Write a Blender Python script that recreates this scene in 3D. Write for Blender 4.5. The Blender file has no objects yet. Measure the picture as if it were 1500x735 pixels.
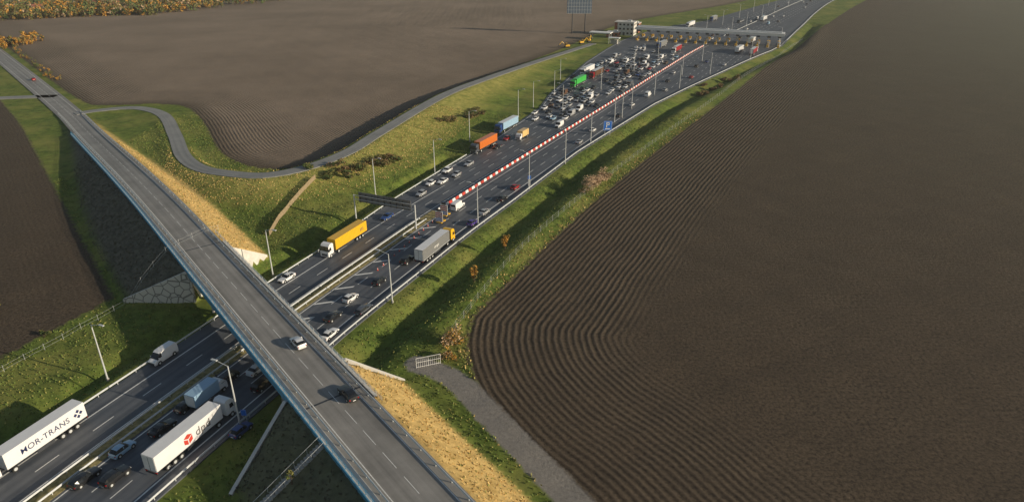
import bpy, math, random
import numpy as np
from mathutils import Vector, Matrix
random.seed(7); rng=np.random.default_rng(5)
scene=bpy.context.scene
scene.view_settings.view_transform='Standard'; scene.view_settings.look='None'; scene.view_settings.exposure=0

# ------------------------------------------------------------------ materials
def nt(name):
    m=bpy.data.materials.new(name); m.use_nodes=True
    t=m.node_tree; b=t.nodes['Principled BSDF']
    return m,t,b
def mat(name,col,rough=.7,metal=0,var=0.15,scale=1.5,col2=None,coat=0,bump=0):
    m,t,b=nt(name)
    b.inputs['Roughness'].default_value=rough; b.inputs['Metallic'].default_value=metal
    if coat: b.inputs['Coat Weight'].default_value=coat; b.inputs['Coat Roughness'].default_value=.08
    tc=t.nodes.new('ShaderNodeTexCoord'); n=t.nodes.new('ShaderNodeTexNoise')
    n.inputs['Scale'].default_value=scale; n.inputs['Detail'].default_value=4; n.inputs['Roughness'].default_value=.65
    t.links.new(tc.outputs['Object'],n.inputs['Vector'])
    r=t.nodes.new('ShaderNodeValToRGB'); r.color_ramp.elements[0].position=.3; r.color_ramp.elements[1].position=.7
    c1=[c*(1-var) for c in col]; c2=list(col2) if col2 else [min(1,c*(1+var)) for c in col]
    r.color_ramp.elements[0].color=(*c1,1); r.color_ramp.elements[1].color=(*c2,1)
    t.links.new(n.outputs['Fac'],r.inputs['Fac']); t.links.new(r.outputs['Color'],b.inputs['Base Color'])
    return m
def asphalt(name,c1,c2,patch=.5):
    m,t,b=nt(name); N=t.nodes; L=t.links
    b.inputs['Roughness'].default_value=.6
    uv=N.new('ShaderNodeUVMap'); uv.uv_map='UVMap'
    def nz(scale,vec,det,ro=.6):
        n=N.new('ShaderNodeTexNoise'); n.inputs['Scale'].default_value=scale; n.inputs['Detail'].default_value=det; n.inputs['Roughness'].default_value=ro; L.new(vec,n.inputs['Vector']); return n.outputs['Fac']
    mp=N.new('ShaderNodeMapping'); mp.inputs['Scale'].default_value=(.9,.012,1); L.new(uv.outputs['UV'],mp.inputs['Vector'])
    n1=nz(1,mp.outputs['Vector'],4)
    tc=N.new('ShaderNodeTexCoord'); n2=nz(.12,tc.outputs['Object'],7,.7)
    a=N.new('ShaderNodeMath'); a.operation='ADD'; L.new(n1,a.inputs[0]); L.new(n2,a.inputs[1])
    sx=N.new('ShaderNodeSeparateXYZ'); L.new(uv.outputs['UV'],sx.inputs[0])
    w=N.new('ShaderNodeMath'); w.operation='MULTIPLY'; w.inputs[1].default_value=2*math.pi/1.83; L.new(sx.outputs['X'],w.inputs[0])
    s=N.new('ShaderNodeMath'); s.operation='COSINE'; L.new(w.outputs[0],s.inputs[0])
    s2=N.new('ShaderNodeMath'); s2.operation='MULTIPLY_ADD'; s2.inputs[1].default_value=.07; L.new(s.outputs[0],s2.inputs[0]); L.new(a.outputs[0],s2.inputs[2])
    r=N.new('ShaderNodeMapRange'); r.inputs['From Min'].default_value=.75; r.inputs['From Max'].default_value=1.25
    L.new(s2.outputs[0],r.inputs['Value'])
    mx=N.new('ShaderNodeMix'); mx.data_type='RGBA'
    mx.inputs['A'].default_value=(*c1,1); mx.inputs['B'].default_value=(*c2,1); L.new(r.outputs['Result'],mx.inputs['Factor'])
    bk=N.new('ShaderNodeTexBrick'); bk.inputs['Scale'].default_value=1; bk.inputs['Brick Width'].default_value=7.3; bk.inputs['Row Height'].default_value=31; bk.inputs['Mortar Size'].default_value=.03
    bk.inputs['Color1'].default_value=(1,1,1,1); bk.inputs['Color2'].default_value=(.80,.81,.82,1); bk.inputs['Mortar'].default_value=(.6,.6,.6,1)
    L.new(uv.outputs['UV'],bk.inputs['Vector'])
    mm=N.new('ShaderNodeMix'); mm.data_type='RGBA'; mm.blend_type='MULTIPLY'; mm.inputs['Factor'].default_value=patch
    L.new(mx.outputs['Result'],mm.inputs['A']); L.new(bk.outputs['Color'],mm.inputs['B'])
    L.new(mm.outputs['Result'],b.inputs['Base Color'])
    return m
M_asph=asphalt('asphalt_motorway',(.062,.071,.088),(.130,.140,.158))
M_asph2=asphalt('asphalt_bridge',(.18,.172,.16),(.32,.305,.285),patch=.35)
M_asph3=asphalt('asphalt_side',(.19,.19,.185),(.31,.305,.29),patch=.2)
M_white=mat('road_paint_white',(.74,.74,.72),.6,var=.2,scale=3)
M_galv=mat('galvanised_steel',(.55,.57,.58),.5,.15,.1)
M_dark=mat('dark_steel',(.06,.065,.075),.5,.3)
M_conc=mat('concrete',(.38,.36,.33),.85,0,.2,.6)
M_concl=mat('light_concrete',(.6,.58,.54),.8,0,.15,.6)
M_blue=mat('blue_paint',(.06,.26,.44),.5,0,.15)
M_red=mat('red_plastic',(.55,.06,.04),.5,0,.15)
M_wht=mat('white_plastic',(.76,.76,.75),.5,0,.08)
M_glass=mat('dark_glass',(.015,.018,.022),.08,0,.1)
M_tyre=mat('tyre_rubber',(.02,.02,.02),.8,0,.1)
M_yel=mat('yellow_paint',(.75,.42,.03),.45,0,.08)
M_brick=mat('red_brick',(.32,.12,.07),.85,0,.2,2)
M_light=mat('headlamp_glass',(.7,.7,.7),.1,0,.05)
M_tail=mat('tail_lamp',(.4,.01,.01),.2,0,.05)
M_wood=mat('weathered_wood',(.34,.26,.16),.85,0,.3,2)
M_bark=mat('bark',(.09,.06,.04),.9,0,.3,3)
def leaf(name,c): return mat(name,c,.75,0,.35,.8)
M_leafs=[leaf('leaf_green',(.07,.11,.025)),leaf('leaf_olive',(.14,.135,.035)),leaf('leaf_orange',(.44,.22,.03)),leaf('leaf_brown',(.19,.12,.05)),leaf('leaf_pinkish',(.50,.35,.22))]

# ------------------------------------------------------------------ mesh builder
class MB:
    def __init__(s): s.v=[];s.f=[];s.m=[];s.mats=[]
    def mi(s,m):
        if m not in s.mats: s.mats.append(m)
        return s.mats.index(m)
    def face(s,pts,m):
        i=len(s.v); s.v.extend([tuple(p) for p in pts]); s.f.append(tuple(range(i,i+len(pts)))); s.m.append(s.mi(m))
    def box(s,c,size,m,rz=0,taper=1.0):
        hx,hy,hz=size[0]/2,size[1]/2,size[2]/2
        cs,sn=math.cos(rz),math.sin(rz); i=len(s.v)
        for z,k in((-hz,1),(hz,taper)):
            for x,y in((-hx,-hy),(hx,-hy),(hx,hy),(-hx,hy)):
                x*=k;y*=k
                s.v.append((c[0]+x*cs-y*sn,c[1]+x*sn+y*cs,c[2]+z))
        for f in((3,2,1,0),(4,5,6,7),(0,1,5,4),(1,2,6,5),(2,3,7,6),(3,0,4,7)):
            s.f.append(tuple(i+k for k in f)); s.m.append(s.mi(m))
    def tube(s,p,q,r1,r2,m,n=6):
        p=Vector(p);q=Vector(q);d=(q-p).normalized(); a=d.orthogonal().normalized(); b=d.cross(a); i=len(s.v)
        for c,r in((p,r1),(q,r2)):
            for k in range(n):
                t=2*math.pi*k/n; s.v.append(tuple(c+a*r*math.cos(t)+b*r*math.sin(t)))
        for k in range(n):
            k2=(k+1)%n; s.f.append((i+k,i+k2,i+n+k2,i+n+k)); s.m.append(s.mi(m))
        s.f.append(tuple(i+n+k for k in range(n))); s.m.append(s.mi(m))
        s.f.append(tuple(i+k for k in reversed(range(n)))); s.m.append(s.mi(m))
    def mesh(s,name,smooth=False):
        me=bpy.data.meshes.new(name); me.from_pydata(s.v,[],s.f)
        for m in s.mats: me.materials.append(m)
        me.polygons.foreach_set('material_index',s.m)
        if smooth: me.polygons.foreach_set('use_smooth',[True]*len(s.f))
        me.update(); return me
    def obj(s,name,smooth=False): return add(s.mesh(name,smooth),name)
def add(me,name,loc=(0,0,0),rz=0,sc=1):
    o=bpy.data.objects.new(name,me); o.location=loc; o.rotation_euler=(0,0,rz); o.scale=(sc,)*3
    scene.collection.objects.link(o); return o

# ------------------------------------------------------------------ curves
def smooth(pts,step=2.0):
    P=[np.array(p,float) for p in pts]; P=[2*P[0]-P[1]]+P+[2*P[-1]-P[-2]]; out=[]
    for i in range(1,len(P)-2):
        a,b,c,d=P[i-1:i+3]; n=max(2,int(np.linalg.norm(c-b)/step))
        for k in range(n):
            t=k/n
            out.append(.5*((2*b)+(-a+c)*t+(2*a-5*b+4*c-d)*t*t+(-a+3*b-3*c+d)*t**3))
    out.append(P[-2]); return np.array(out)
def tang(C):
    T=np.gradient(C[:,:2],axis=0); return T/np.linalg.norm(T,axis=1)[:,None]
def offset(C,off):
    T=tang(C); Nn=np.stack([T[:,1],-T[:,0]],1); return C[:,:2]+Nn*(np.asarray(off).reshape(-1,1) if np.ndim(off) else off)
_simp={}
def simp(C):
    k=id(C)
    if k in _simp: return _simp[k]
    keep=[0]; i=0; n=len(C)
    while i<n-1:
        j=i+1
        while j+1<n:
            a=C[i,:2];c=C[j+1,:2];d=c-a;l=np.linalg.norm(d)
            if l>220: break
            q=C[i+1:j+1,:2]-a; dev=np.abs(q[:,0]*d[1]-q[:,1]*d[0]).max()/l
            if dev>.06: break
            j+=1
        keep.append(j); i=j
    _simp[k]=(C[keep][:,:2],np.array(keep,float),C); return _simp[k]
def pdist(X,Y,C):
    """signed distance (+ right of direction) and fractional index of nearest point"""
    Q,ix,_=simp(C)
    best=np.full(X.shape,1e18); sd=np.zeros(X.shape); ty=np.zeros(X.shape)
    for i in range(len(Q)-1):
        ax,ay=Q[i]; dx,dy=Q[i+1,0]-ax,Q[i+1,1]-ay; l2=dx*dx+dy*dy
        t=np.clip(((X-ax)*dx+(Y-ay)*dy)/l2,0,1); px=X-(ax+t*dx); py=Y-(ay+t*dy); d2=px*px+py*py
        w=d2<best; cr=dx*py-dy*px
        best=np.where(w,d2,best); sd=np.where(w,-np.sign(cr)*np.sqrt(d2),sd)
        ty=np.where(w,ix[i]+t*(ix[i+1]-ix[i]),ty)
    return sd,ty
MED=smooth([(-104,-40),(-92,5),(-80,42),(-67.5,77),(-53.5,112.5),(-47.4,128.3),(-36,154.4),(-22,185.5),(7.6,245),(49,327),(90,409),(134,494),(203,610),(339,837),(470,1010),(760,1330),(1500,2100)],4)
def WL(y): return np.interp(y,[0,120,160,185,245,300,327,410,494,560,620,837,1000],[13,13.2,14,16.5,20,26,34,50,60,60,40,22,18])
def WR(y): return np.interp(y,[0,100,150,200,250,327,363,420,494,520,600,700,837,1000],[16,16,16.5,17,16,20,25,34,46,48,42,36,30,22])
P0=np.array([-52.,118.]); DV=np.array([.62,-.7846]); DV/=np.linalg.norm(DV); NV=np.array([-DV[1],DV[0]])
def sstep(a,b,x):
    t=np.clip((x-a)/(b-a),0,1); return t*t*(3-2*t)
def hroad(s): return .3+7.2*sstep(-235,-55,s)*(1-sstep(120,420,s))
def bend(s):
    u=np.maximum(0,-215-s); return -.058*u*u/(u+30)*1.0
def RP(s,o=0): return P0+DV*s+NV*(o+bend(s))
SR=smooth([(-194,300,.5),(-186,307,.5),(-172,311,.5),(-154,298,.5),(-134,265,.7),(-118,236,1.4),(-105,219,2.4),(-93,211,3.2),(-79,207,3.8),(-67,214,4.2),(-57,230,4.6),(-50,255,4.8),(-32,318,4.6),(-11,366,3.8),(16,422,2.4),(45,480,.8),(58,505,.3)],3)
BR=smooth([(70,-30),(45,15),(24,50),(10,74),(1,86),(-6,99),(-9,111),(-9,123),(-5,134),(23,191),(54,247),(103,331),(192,482),(410,837),(640,1140),(1500,2000)],5)
BL=smooth([tuple(RP(-2500,11)),tuple(RP(-900,10)),tuple(RP(-430,9)),tuple(RP(-270,9)),(-190,318),(-168,321),(-150,313),(-130,283),(-113,252),(-99,233),(-82,224),(-68,232),(-59,256),(-40,320),(-19,370),(8,428),(36,486),(55,530),(110,640),(256,810),(420,1050),(900,1600)],5)
PA=smooth([(-18,108.5),(-11,104),(-6,97),(1,86),(9,74),(22,52),(42,18)],3)
YW=132.6
def embh(no,hr): return np.where(no>0,hr-np.maximum(0,no-5.6)/1.4,hr-np.maximum(0,-no-5.6)/1.75)
def terrain(X,Y,full=False):
    lat,ti=pdist(X,Y,MED); yn=np.interp(ti,np.arange(len(MED)),MED[:,1])
    wl=WL(yn); wr=WR(yn)
    rx=X-P0[0]; ry=Y-P0[1]; s=rx*DV[0]+ry*DV[1]; no=rx*NV[0]+ry*NV[1]-bend(s)
    hr=hroad(s)
    e=np.maximum(embh(no,hr),0)
    onn=(lat<-23.5)&~((Y<YW)&(no<0))
    ons=(lat>25.5)&(((X+29)*-.3+(Y-99.5)*.95)<0)
    e=np.where(onn|ons,e,0)
    sd,si=pdist(X,Y,SR); zs=np.interp(si,np.arange(len(SR)),SR[:,2])
    b=np.where(sd>0,zs-np.maximum(0,sd-3.6)/5.5,zs-np.maximum(0,-sd-3.6)/1.5)
    b=np.maximum(b,0)
    h=np.maximum(e,b)
    n=.12*np.sin(X*.31+1.3*np.sin(Y*.21))*np.cos(Y*.27+X*.11)+.08*np.sin(X*.9)*np.sin(Y*.83+X*.4)
    q=lat-wr
    ditch=2.0*np.exp(-((q-8.0)/3.4)**2)*(yn<640)*sstep(96,112,Y)
    bankr=1.0*np.exp(-((q-16)/3.5)**2)*sstep(112,125,Y)*(yn<640)
    q2=-lat-wl
    ditch2=1.2*np.exp(-((q2-5.5)/2.3)**2)*(yn<230)*(np.abs(no)>10)
    verge=sstep(1.0,3.0,np.maximum(q,q2))
    h=h-np.where(e<.3,ditch,0)+np.where(e<.3,bankr,0)-np.where((e<.3)&(b<.3),ditch2,0)+n*verge*.8
    h=h-.02
    onm=(q<.8)&(q2<.8)
    h=np.where(onm&(e<.5),-.15,h)
    h=np.where((np.abs(no)<5.6)&(e>.1),hr-.22,h)
    h=np.where((np.abs(sd)<3.2)&(e<hr*.5+.4),zs-.2,h)
    if full: return h,lat,q,q2,s,no,sd,e,b
    return h
def hz(x,y): return float(terrain(np.array([float(x)]),np.array([float(y)]))[0])

# ------------------------------------------------------------------ ground
def axis(segs,lo,hi):
    a=[]
    for (x0,x1,st) in segs: a+=list(np.arange(x0,x1,st))
    x=segs[-1][1]; st=segs[-1][2]
    while x<hi: a.append(x); st*=1.18; x+=st
    x=segs[0][0]; st=segs[0][2]; b=[]
    while x>lo: st*=1.18; x-=st; b.append(x)
    return np.array(b[::-1]+a+[hi])
ax=axis([(-420,-200,4),(-200,-112,2),(-112,24,1),(24,80,2),(80,420,4)],-6000,6000)
ay=axis([(30,50,2),(50,165,1),(165,330,2),(330,600,4)],-900,9000)
X,Y=np.meshgrid(ax,ay)
H,lat,q,q2,S,NO,SD,E,B=terrain(X,Y,True)
dR,_=pdist(X,Y,BR); dL,_=pdist(X,Y,BL); dL=-dL
dW=np.minimum(-NO-19,-lat-41)
dP,_=pdist(X,Y,PA); dP=np.abs(dP)
ny,nx=X.shape
V=np.stack([X.ravel(),Y.ravel(),H.ravel()],1)
idx=np.arange(nx*ny).reshape(ny,nx)
F=np.stack([idx[:-1,:-1],idx[:-1,1:],idx[1:,1:],idx[1:,:-1]],-1).reshape(-1,4)
me=bpy.data.meshes.new('ground'); me.from_pydata(V.tolist(),[],F.tolist())
me.polygons.foreach_set('use_smooth',[True]*len(F))
dry=np.where(NO>0,1.0,0.0)*sstep(.2,1.2,E)
greyd=np.where(NO<0,1.0,0.0)*sstep(.3,1.5,E)*np.where(S<0,1,.8)
bankd=sstep(.8,3.4,B)*(SD>0)*.8
def attr(n,a):
    at=me.attributes.new(n,'FLOAT','POINT'); at.data.foreach_set('value',np.asarray(a,dtype=np.float32).ravel())
attr('dR',dR);attr('dL',dL);attr('dW',dW);attr('dP',dP);attr('dry',dry);attr('greyd',greyd);attr('bankd',bankd)
ground=add(me,'ground')
m,t,b=nt('ground_soil_and_grass'); N=t.nodes; L=t.links; b.inputs['Roughness'].default_value=.95
b.inputs['Specular IOR Level'].default_value=.2
def at(n):
    a=N.new('ShaderNodeAttribute'); a.attribute_name=n; return a.outputs['Fac']
def mth(op,*a,clamp=False):
    x=N.new('ShaderNodeMath'); x.operation=op; x.use_clamp=clamp
    for i,k in enumerate(a):
        if isinstance(k,(int,float)): x.inputs[i].default_value=k
        else: L.new(k,x.inputs[i])
    return x.outputs[0]
def noise(sc,det=5,ro=.6,vec=None):
    n=N.new('ShaderNodeTexNoise'); n.inputs['Scale'].default_value=sc; n.inputs['Detail'].default_value=det; n.inputs['Roughness'].default_value=ro
    L.new(vec if vec is not None else pos,n.inputs['Vector']); return n.outputs['Fac']
def ramp(v,a,b_,c=0,d=1):
    r=N.new('ShaderNodeMapRange'); r.inputs['From Min'].default_value=a; r.inputs['From Max'].default_value=b_; r.inputs['To Min'].default_value=c; r.inputs['To Max'].default_value=d
    L.new(v,r.inputs['Value']); return r.outputs['Result']
def mix(f,a,b_):
    x=N.new('ShaderNodeMix'); x.data_type='RGBA'
    L.new(f,x.inputs['Factor'])
    for k,s_ in((a,'A'),(b_,'B')):
        if isinstance(k,tuple): x.inputs[s_].default_value=(*k,1)
        else: L.new(k,x.inputs[s_])
    return x.outputs['Result']
geo=N.new('ShaderNodeNewGeometry'); pos=geo.outputs['Position']
sep=N.new('ShaderNodeSeparateXYZ'); L.new(pos,sep.inputs[0])
aR,aL,aW,aP,aD,aG,aB=at('dR'),at('dL'),at('dW'),at('dP'),at('dry'),at('greyd'),at('bankd')
fd=mth('MAXIMUM',mth('MAXIMUM',aR,aL),aW)
nE=noise(.6,5,.7)
fmask=ramp(mth('ADD',fd,ramp(nE,0,1,-2.4,2.4)),-.3,.9)
wob=mth('ADD',ramp(noise(.03,2),0,1,-1.0,1.0),ramp(noise(.5,2),0,1,-.2,.2))
fur=mth('SINE',mth('MULTIPLY',mth('ADD',fd,wob),2*math.pi/1.35))
notW=ramp(aW,-2,2,1,.1)
head=mth('MULTIPLY',ramp(mth('ADD',fd,ramp(noise(.04,2),0,1,-4,4)),26,36,1,.0),notW)
rows=mth('SINE',mth('MULTIPLY',mth('ADD',mth('ADD',sep.outputs['Y'],mth('MULTIPLY',sep.outputs['X'],.03)),wob),2*math.pi/1.5))
rowsamp=ramp(fd,26,36,0,.07)
furrow=mth('ADD',mth('MULTIPLY',fur,mth('MULTIPLY',head,ramp(noise(.11,3),.25,.75,.5,1.3))),mth('MULTIPLY',rows,rowsamp))
clod=noise(1.6,8,.8); clod2=noise(5,4,.75); big=noise(.012,4,.6); mid=noise(.07,5,.65)
soil=mix(ramp(clod,.38,.64),(.022,.016,.012),(.140,.106,.074))
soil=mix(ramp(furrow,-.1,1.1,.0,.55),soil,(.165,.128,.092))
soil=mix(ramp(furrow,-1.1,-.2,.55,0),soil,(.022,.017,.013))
soil=mix(ramp(mid,.35,.7,0,.4),soil,(.050,.038,.028))
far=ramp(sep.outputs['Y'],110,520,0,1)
hazeR=mth('MULTIPLY',far,ramp(mth('ADD',aR,ramp(noise(.02,3),0,1,-40,40)),0,260,.1,.95))
soil=mix(hazeR,soil,mix(ramp(clod,.3,.7),(.095,.105,.070),(.185,.185,.125)))  # right field's distance haze painted into the soil albedo, with greenish crop tint
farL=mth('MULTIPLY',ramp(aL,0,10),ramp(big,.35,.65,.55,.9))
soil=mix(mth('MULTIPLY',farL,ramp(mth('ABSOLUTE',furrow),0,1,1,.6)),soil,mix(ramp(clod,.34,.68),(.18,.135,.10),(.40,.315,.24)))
g1=mix(ramp(noise(.35,6,.7),.35,.68),(.062,.098,.017),(.175,.235,.042))
g1=mix(ramp(noise(.06,4,.6),.43,.69,0,.68),g1,(.30,.28,.075))
g1=mix(ramp(noise(2.2,5,.8),.52,.75,0,.5),g1,(.055,.072,.018))
g1=mix(aB,g1,mix(ramp(noise(.4,6,.75),.35,.65),(.20,.225,.045),(.52,.44,.13)))
g1=mix(aD,g1,mix(ramp(noise(.5,7,.75),.3,.65),(.38,.25,.08),(.80,.56,.22)))
g1=mix(aG,g1,mix(ramp(noise(.5,7,.75),.35,.65),(.07,.07,.055),(.17,.16,.12)))
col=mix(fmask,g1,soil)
pm=ramp(mth('ADD',aP,ramp(nE,0,1,-.8,.8)),2.2,2.9,1,0)
col=mix(pm,col,mix(ramp(clod,.3,.7),(.16,.15,.14),(.31,.29,.265)))
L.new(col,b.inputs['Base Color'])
cl=mth('MULTIPLY',clod,ramp(fmask,0,1,.16,.30))
hgt=mth('ADD',mth('MULTIPLY',mth('MULTIPLY',furrow,.13),mth('MULTIPLY',fmask,ramp(pm,0,1,1,0))),mth('ADD',cl,mth('MULTIPLY',clod2,.07)))
bp=N.new('ShaderNodeBump'); bp.inputs['Distance'].default_value=1; bp.inputs['Strength'].default_value=.8
L.new(hgt,bp.inputs['Height']); L.new(bp.outputs['Normal'],b.inputs['Normal'])
me.materials.append(m)

# ------------------------------------------------------------------ ribbons
def ribbon(name,C,a,b_,z,mt,skirt=0,nl=1):
    n=len(C); zz=np.broadcast_to(z,(n,)); A=offset(C,a); B_=offset(C,b_)
    vs=[];fs=[];uv=[]
    arc=np.r_[0,np.cumsum(np.linalg.norm(np.diff(C[:,:2],axis=0),axis=1))]
    aa=np.broadcast_to(a,(n,)); bb=np.broadcast_to(b_,(n,))
    rows=[]
    for k in range(nl+1):
        u=k/nl; rows.append([(*(A[i]*(1-u)+B_[i]*u),zz[i],aa[i]*(1-u)+bb[i]*u) for i in range(n)])
    if skirt: rows=[[(p[0],p[1],p[2]-skirt,p[3]) for p in rows[0]]]+rows+[[(p[0],p[1],p[2]-skirt,p[3]) for p in rows[-1]]]
    for r in rows:
        for i,p in enumerate(r): vs.append(p[:3]); uv.append((p[3],arc[i]))
    for k in range(len(rows)-1):
        for i in range(n-1):
            fs.append((k*n+i,(k+1)*n+i,(k+1)*n+i+1,k*n+i+1))
    me=bpy.data.meshes.new(name); me.from_pydata(vs,[],fs); me.materials.append(mt)
    ul=me.uv_layers.new(name='UVMap')
    for l in me.loops: ul.data[l.index].uv=uv[l.vertex_index]
    me.update(); return add(me,name)
ym=MED[:,1]
ribbon('motorway_road',MED,-WL(ym),WR(ym),.06,M_asph,.3,4)
s_=np.arange(-1800,330,3.0); MR=np.array([RP(k) for k in s_]); HR=hroad(s_)
# MR runs toward the camera: its right-hand side is -NV
ribbon('overbridge_road',MR,-5.2,5.0,HR+.02,M_asph2,.28,2)
ribbon('side_road',SR,-2.6,2.6,SR[:,2]+.03,M_asph3,.3,1)
SR2=smooth([(-330,318),(-280,326),(-240,334),(-224,336)],3)
ribbon('access_road',SR2,-3,3,.32,M_asph3,.3)
mk=MB()
def mark(C,off,w,z,y0=None,y1=None,dash=None):
    zz=np.broadcast_to(z,(len(C),)); off=np.broadcast_to(off,(len(C),))
    T=tang(C); arc=np.r_[0,np.cumsum(np.linalg.norm(np.diff(C[:,:2],axis=0),axis=1))]
    Nn=np.stack([T[:,1],-T[:,0]],1); Lc=C[:,:2]+Nn*off[:,None]
    def P(s): return (np.interp(s,arc,Lc[:,0]),np.interp(s,arc,Lc[:,1]),np.interp(s,arc,zz),np.interp(s,arc,Nn[:,0]),np.interp(s,arc,Nn[:,1]))
    a0=arc[0] if y0 is None else np.interp(y0,C[:,1],arc); a1=arc[-1] if y1 is None else np.interp(y1,C[:,1],arc)
    s=a0
    while s<a1:
        e=min(s+(dash[0] if dash else 4),a1); p=P(s);r=P(e)
        mk.face([(p[0]-p[3]*w/2,p[1]-p[4]*w/2,p[2]),(p[0]+p[3]*w/2,p[1]+p[4]*w/2,p[2]),(r[0]+r[3]*w/2,r[1]+r[4]*w/2,r[2]),(r[0]-r[3]*w/2,r[1]-r[4]*w/2,r[2])],M_white)
        s=e+(dash[1] if dash else 0)
zm=.075; Y0=40
mark(MED,-2.3,.24,zm,Y0,495)
mark(MED,-5.9,.18,zm,Y0,460,(4,6))
mark(MED,-9.6,.28,zm,Y0,200)
mark(MED,-9.6,.18,zm,200,460,(4,6))
mark(MED,2.2,.24,zm,Y0,500)
mark(MED,5.8,.18,zm,Y0,470,(4,6))
mark(MED,9.4,.18,zm,Y0,470,(4,6))
mark(MED,13.2,.28,zm,Y0,300)
for k,o in enumerate([13.2,17,21,25,29,33,37,41]): mark(MED,-o,.2,zm,max(200,235+k*22),455,(4,6))
mark(MED,-(WL(ym)-1.2),.26,zm,210,640)
mark(MED,(WR(ym)-1.2),.26,zm,310,900)
for k,o in enumerate([17,21,25,29,33]): mark(MED,o,.2,zm,355+k*20,470,(4,6))
for o in (-8,-12,-16,8,12,16,20): mark(MED,o,.2,zm,560,1300,(6,6))
mark(MR,3.35,.15,HR+.035); mark(MR,-3.55,.15,HR+.035)
def mark_arc(off,w,a0,a1,dash):
    s=a0
    while s<a1:
        p=RP(s,off); r=RP(s+dash[0],off); hw=NV*w/2
        z1=float(hroad(np.array(s)))+.035; z2=float(hroad(np.array(s+dash[0])))+.035
        mk.face([(*(p-hw),z1),(*(p+hw),z1),(*(r+hw),z2),(*(r-hw),z2)],M_white); s+=sum(dash)
mark_arc(.1,.10,-420,160,(4,2))
TM=tang(MED)
def mp(y,o):
    i=np.interp(y,MED[:,1],np.arange(len(MED))); x=np.interp(i,np.arange(len(MED)),MED[:,0])
    tx=np.interp(i,np.arange(len(MED)),TM[:,0]); ty=np.interp(i,np.arange(len(MED)),TM[:,1]); l=math.hypot(tx,ty);tx/=l;ty/=l
    return np.array([x+ty*o,y-tx*o]),(tx,ty)
for k in range(9):
    y=118+k*7.0
    a,_=mp(y,2.4); c,_=mp(y+2.5,5.6); d=np.array(_)*.35
    mk.face([(*(a-d),zm+.004),(*(c-d),zm+.004),(*(c+d),zm+.004),(*(a+d),zm+.004)],M_white)
mk.obj('road_markings')
i0=(ym<187)
ribbon('median_strip',MED[i0],-1.6,1.6,.12,mat('median_grass',(.12,.12,.04),.9,0,.3,1.2,(.42,.34,.15)),.15)

# ------------------------------------------------------------------ guardrails
def guard(name,C2,zf,step=4,h=.78,mt=M_galv):
    mb=MB()
    seg=np.linalg.norm(np.diff(C2,axis=0),axis=1); arc=np.r_[0,np.cumsum(seg)]
    ss=np.arange(0,arc[-1],step); px=np.interp(ss,arc,C2[:,0]); py=np.interp(ss,arc,C2[:,1])
    for i in range(len(ss)-1):
        a=np.array([px[i],py[i]]); c=np.array([px[i+1],py[i+1]]); d=(c-a)/np.linalg.norm(c-a); n=np.array([d[1],-d[0]])
        z1=zf(*a); z2=zf(*c)
        prof=[(0,h-.34),(.06,h-.25),(0,h-.17),(.06,h-.09),(0,h),(-.10,h)]
        for k in range(5):
            o1,t1=prof[k];o2,t2=prof[k+1]
            mb.face([(*(a+n*o1),z1+t1),(*(c+n*o1),z2+t1),(*(c+n*o2),z2+t2),(*(a+n*o2),z1+t2)],mt)
        mb.box((*(a-n*.1),z1+h/2-.1),(.12,.12,h+.1),mt,math.atan2(d[1],d[0]))
    return mb.obj(name)
flat=lambda x,y:.06
sel=(ym>30)&(ym<185)
guard('guardrail',offset(MED,-1.0)[sel],flat); guard('guardrail',offset(MED,1.0)[sel],flat)
sel=(ym>30)&(ym<520); guard('guardrail',offset(MED,WR(ym)-.3)[sel],flat)
sel=(ym>30)&(ym<235); guard('guardrail',offset(MED,-(WL(ym)-.3))[sel],flat)
sel=(ym>540)&(ym<1000); guard('guardrail',offset(MED,WR(ym)-.3)[sel],flat,8); guard('guardrail',offset(MED,.0)[sel],flat,8)
rz_=lambda x,y: float(hroad(np.array((np.array([x,y])-P0)@DV)))
cs=np.arange(-235,150,3.0)
guard('guardrail',np.array([RP(k,4.5) for k in cs]),rz_); guard('guardrail',np.array([RP(k,-4.1) for k in cs]),rz_)

# ------------------------------------------------------------------ bridge structure
br=MB()
def beam(o1,o2,zt,zb,s0,s1,mt,step=4):
    ks=np.arange(s0,s1+.01,step)
    for a,c in zip(ks[:-1],ks[1:]):
        za=float(hroad(np.array(a)));zc=float(hroad(np.array(c)))
        p=[RP(a,o1),RP(a,o2),RP(c,o2),RP(c,o1)]; zz=[za,za,zc,zc]
        tp=[(*q_,z+zt) for q_,z in zip(p,zz)]; bt=[(*q_,z+zb) for q_,z in zip(p,zz)]
        br.face(tp,mt); br.face(bt[::-1],mt)
        br.face([tp[1],tp[2],bt[2],bt[1]],mt); br.face([tp[3],tp[0],bt[0],bt[3]],mt)
S0,S1=-34,38
beam(-5.6,5.8,-.03,-.55,S0,S1,M_conc)
for o in (-4.4,-1.5,1.5,4.6): beam(o-.35,o+.35,-.56,-1.9,S0,S1,M_blue)
beam(-5.75,-5.4,.22,-.5,-190,150,M_concl,5)
beam(-5.4,-4.6,.14,-.2,-190,150,M_concl,5)
beam(5.25,5.75,.2,-.5,S0,S1+4,M_concl)
beam(-5.95,-5.76,.35,-.95,-190,150,M_blue,5)
beam(5.76,5.9,.1,-.9,S0,S1,M_blue)
for s0 in (S0,S1):   # expansion joints
    a=RP(s0,-4.6);c=RP(s0,5.2);d=DV*.2; z=7.5+.034
    br.face([(*(a-d),z),(*(c-d),z),(*(c+d),z),(*(a+d),z)],M_dark)
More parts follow.
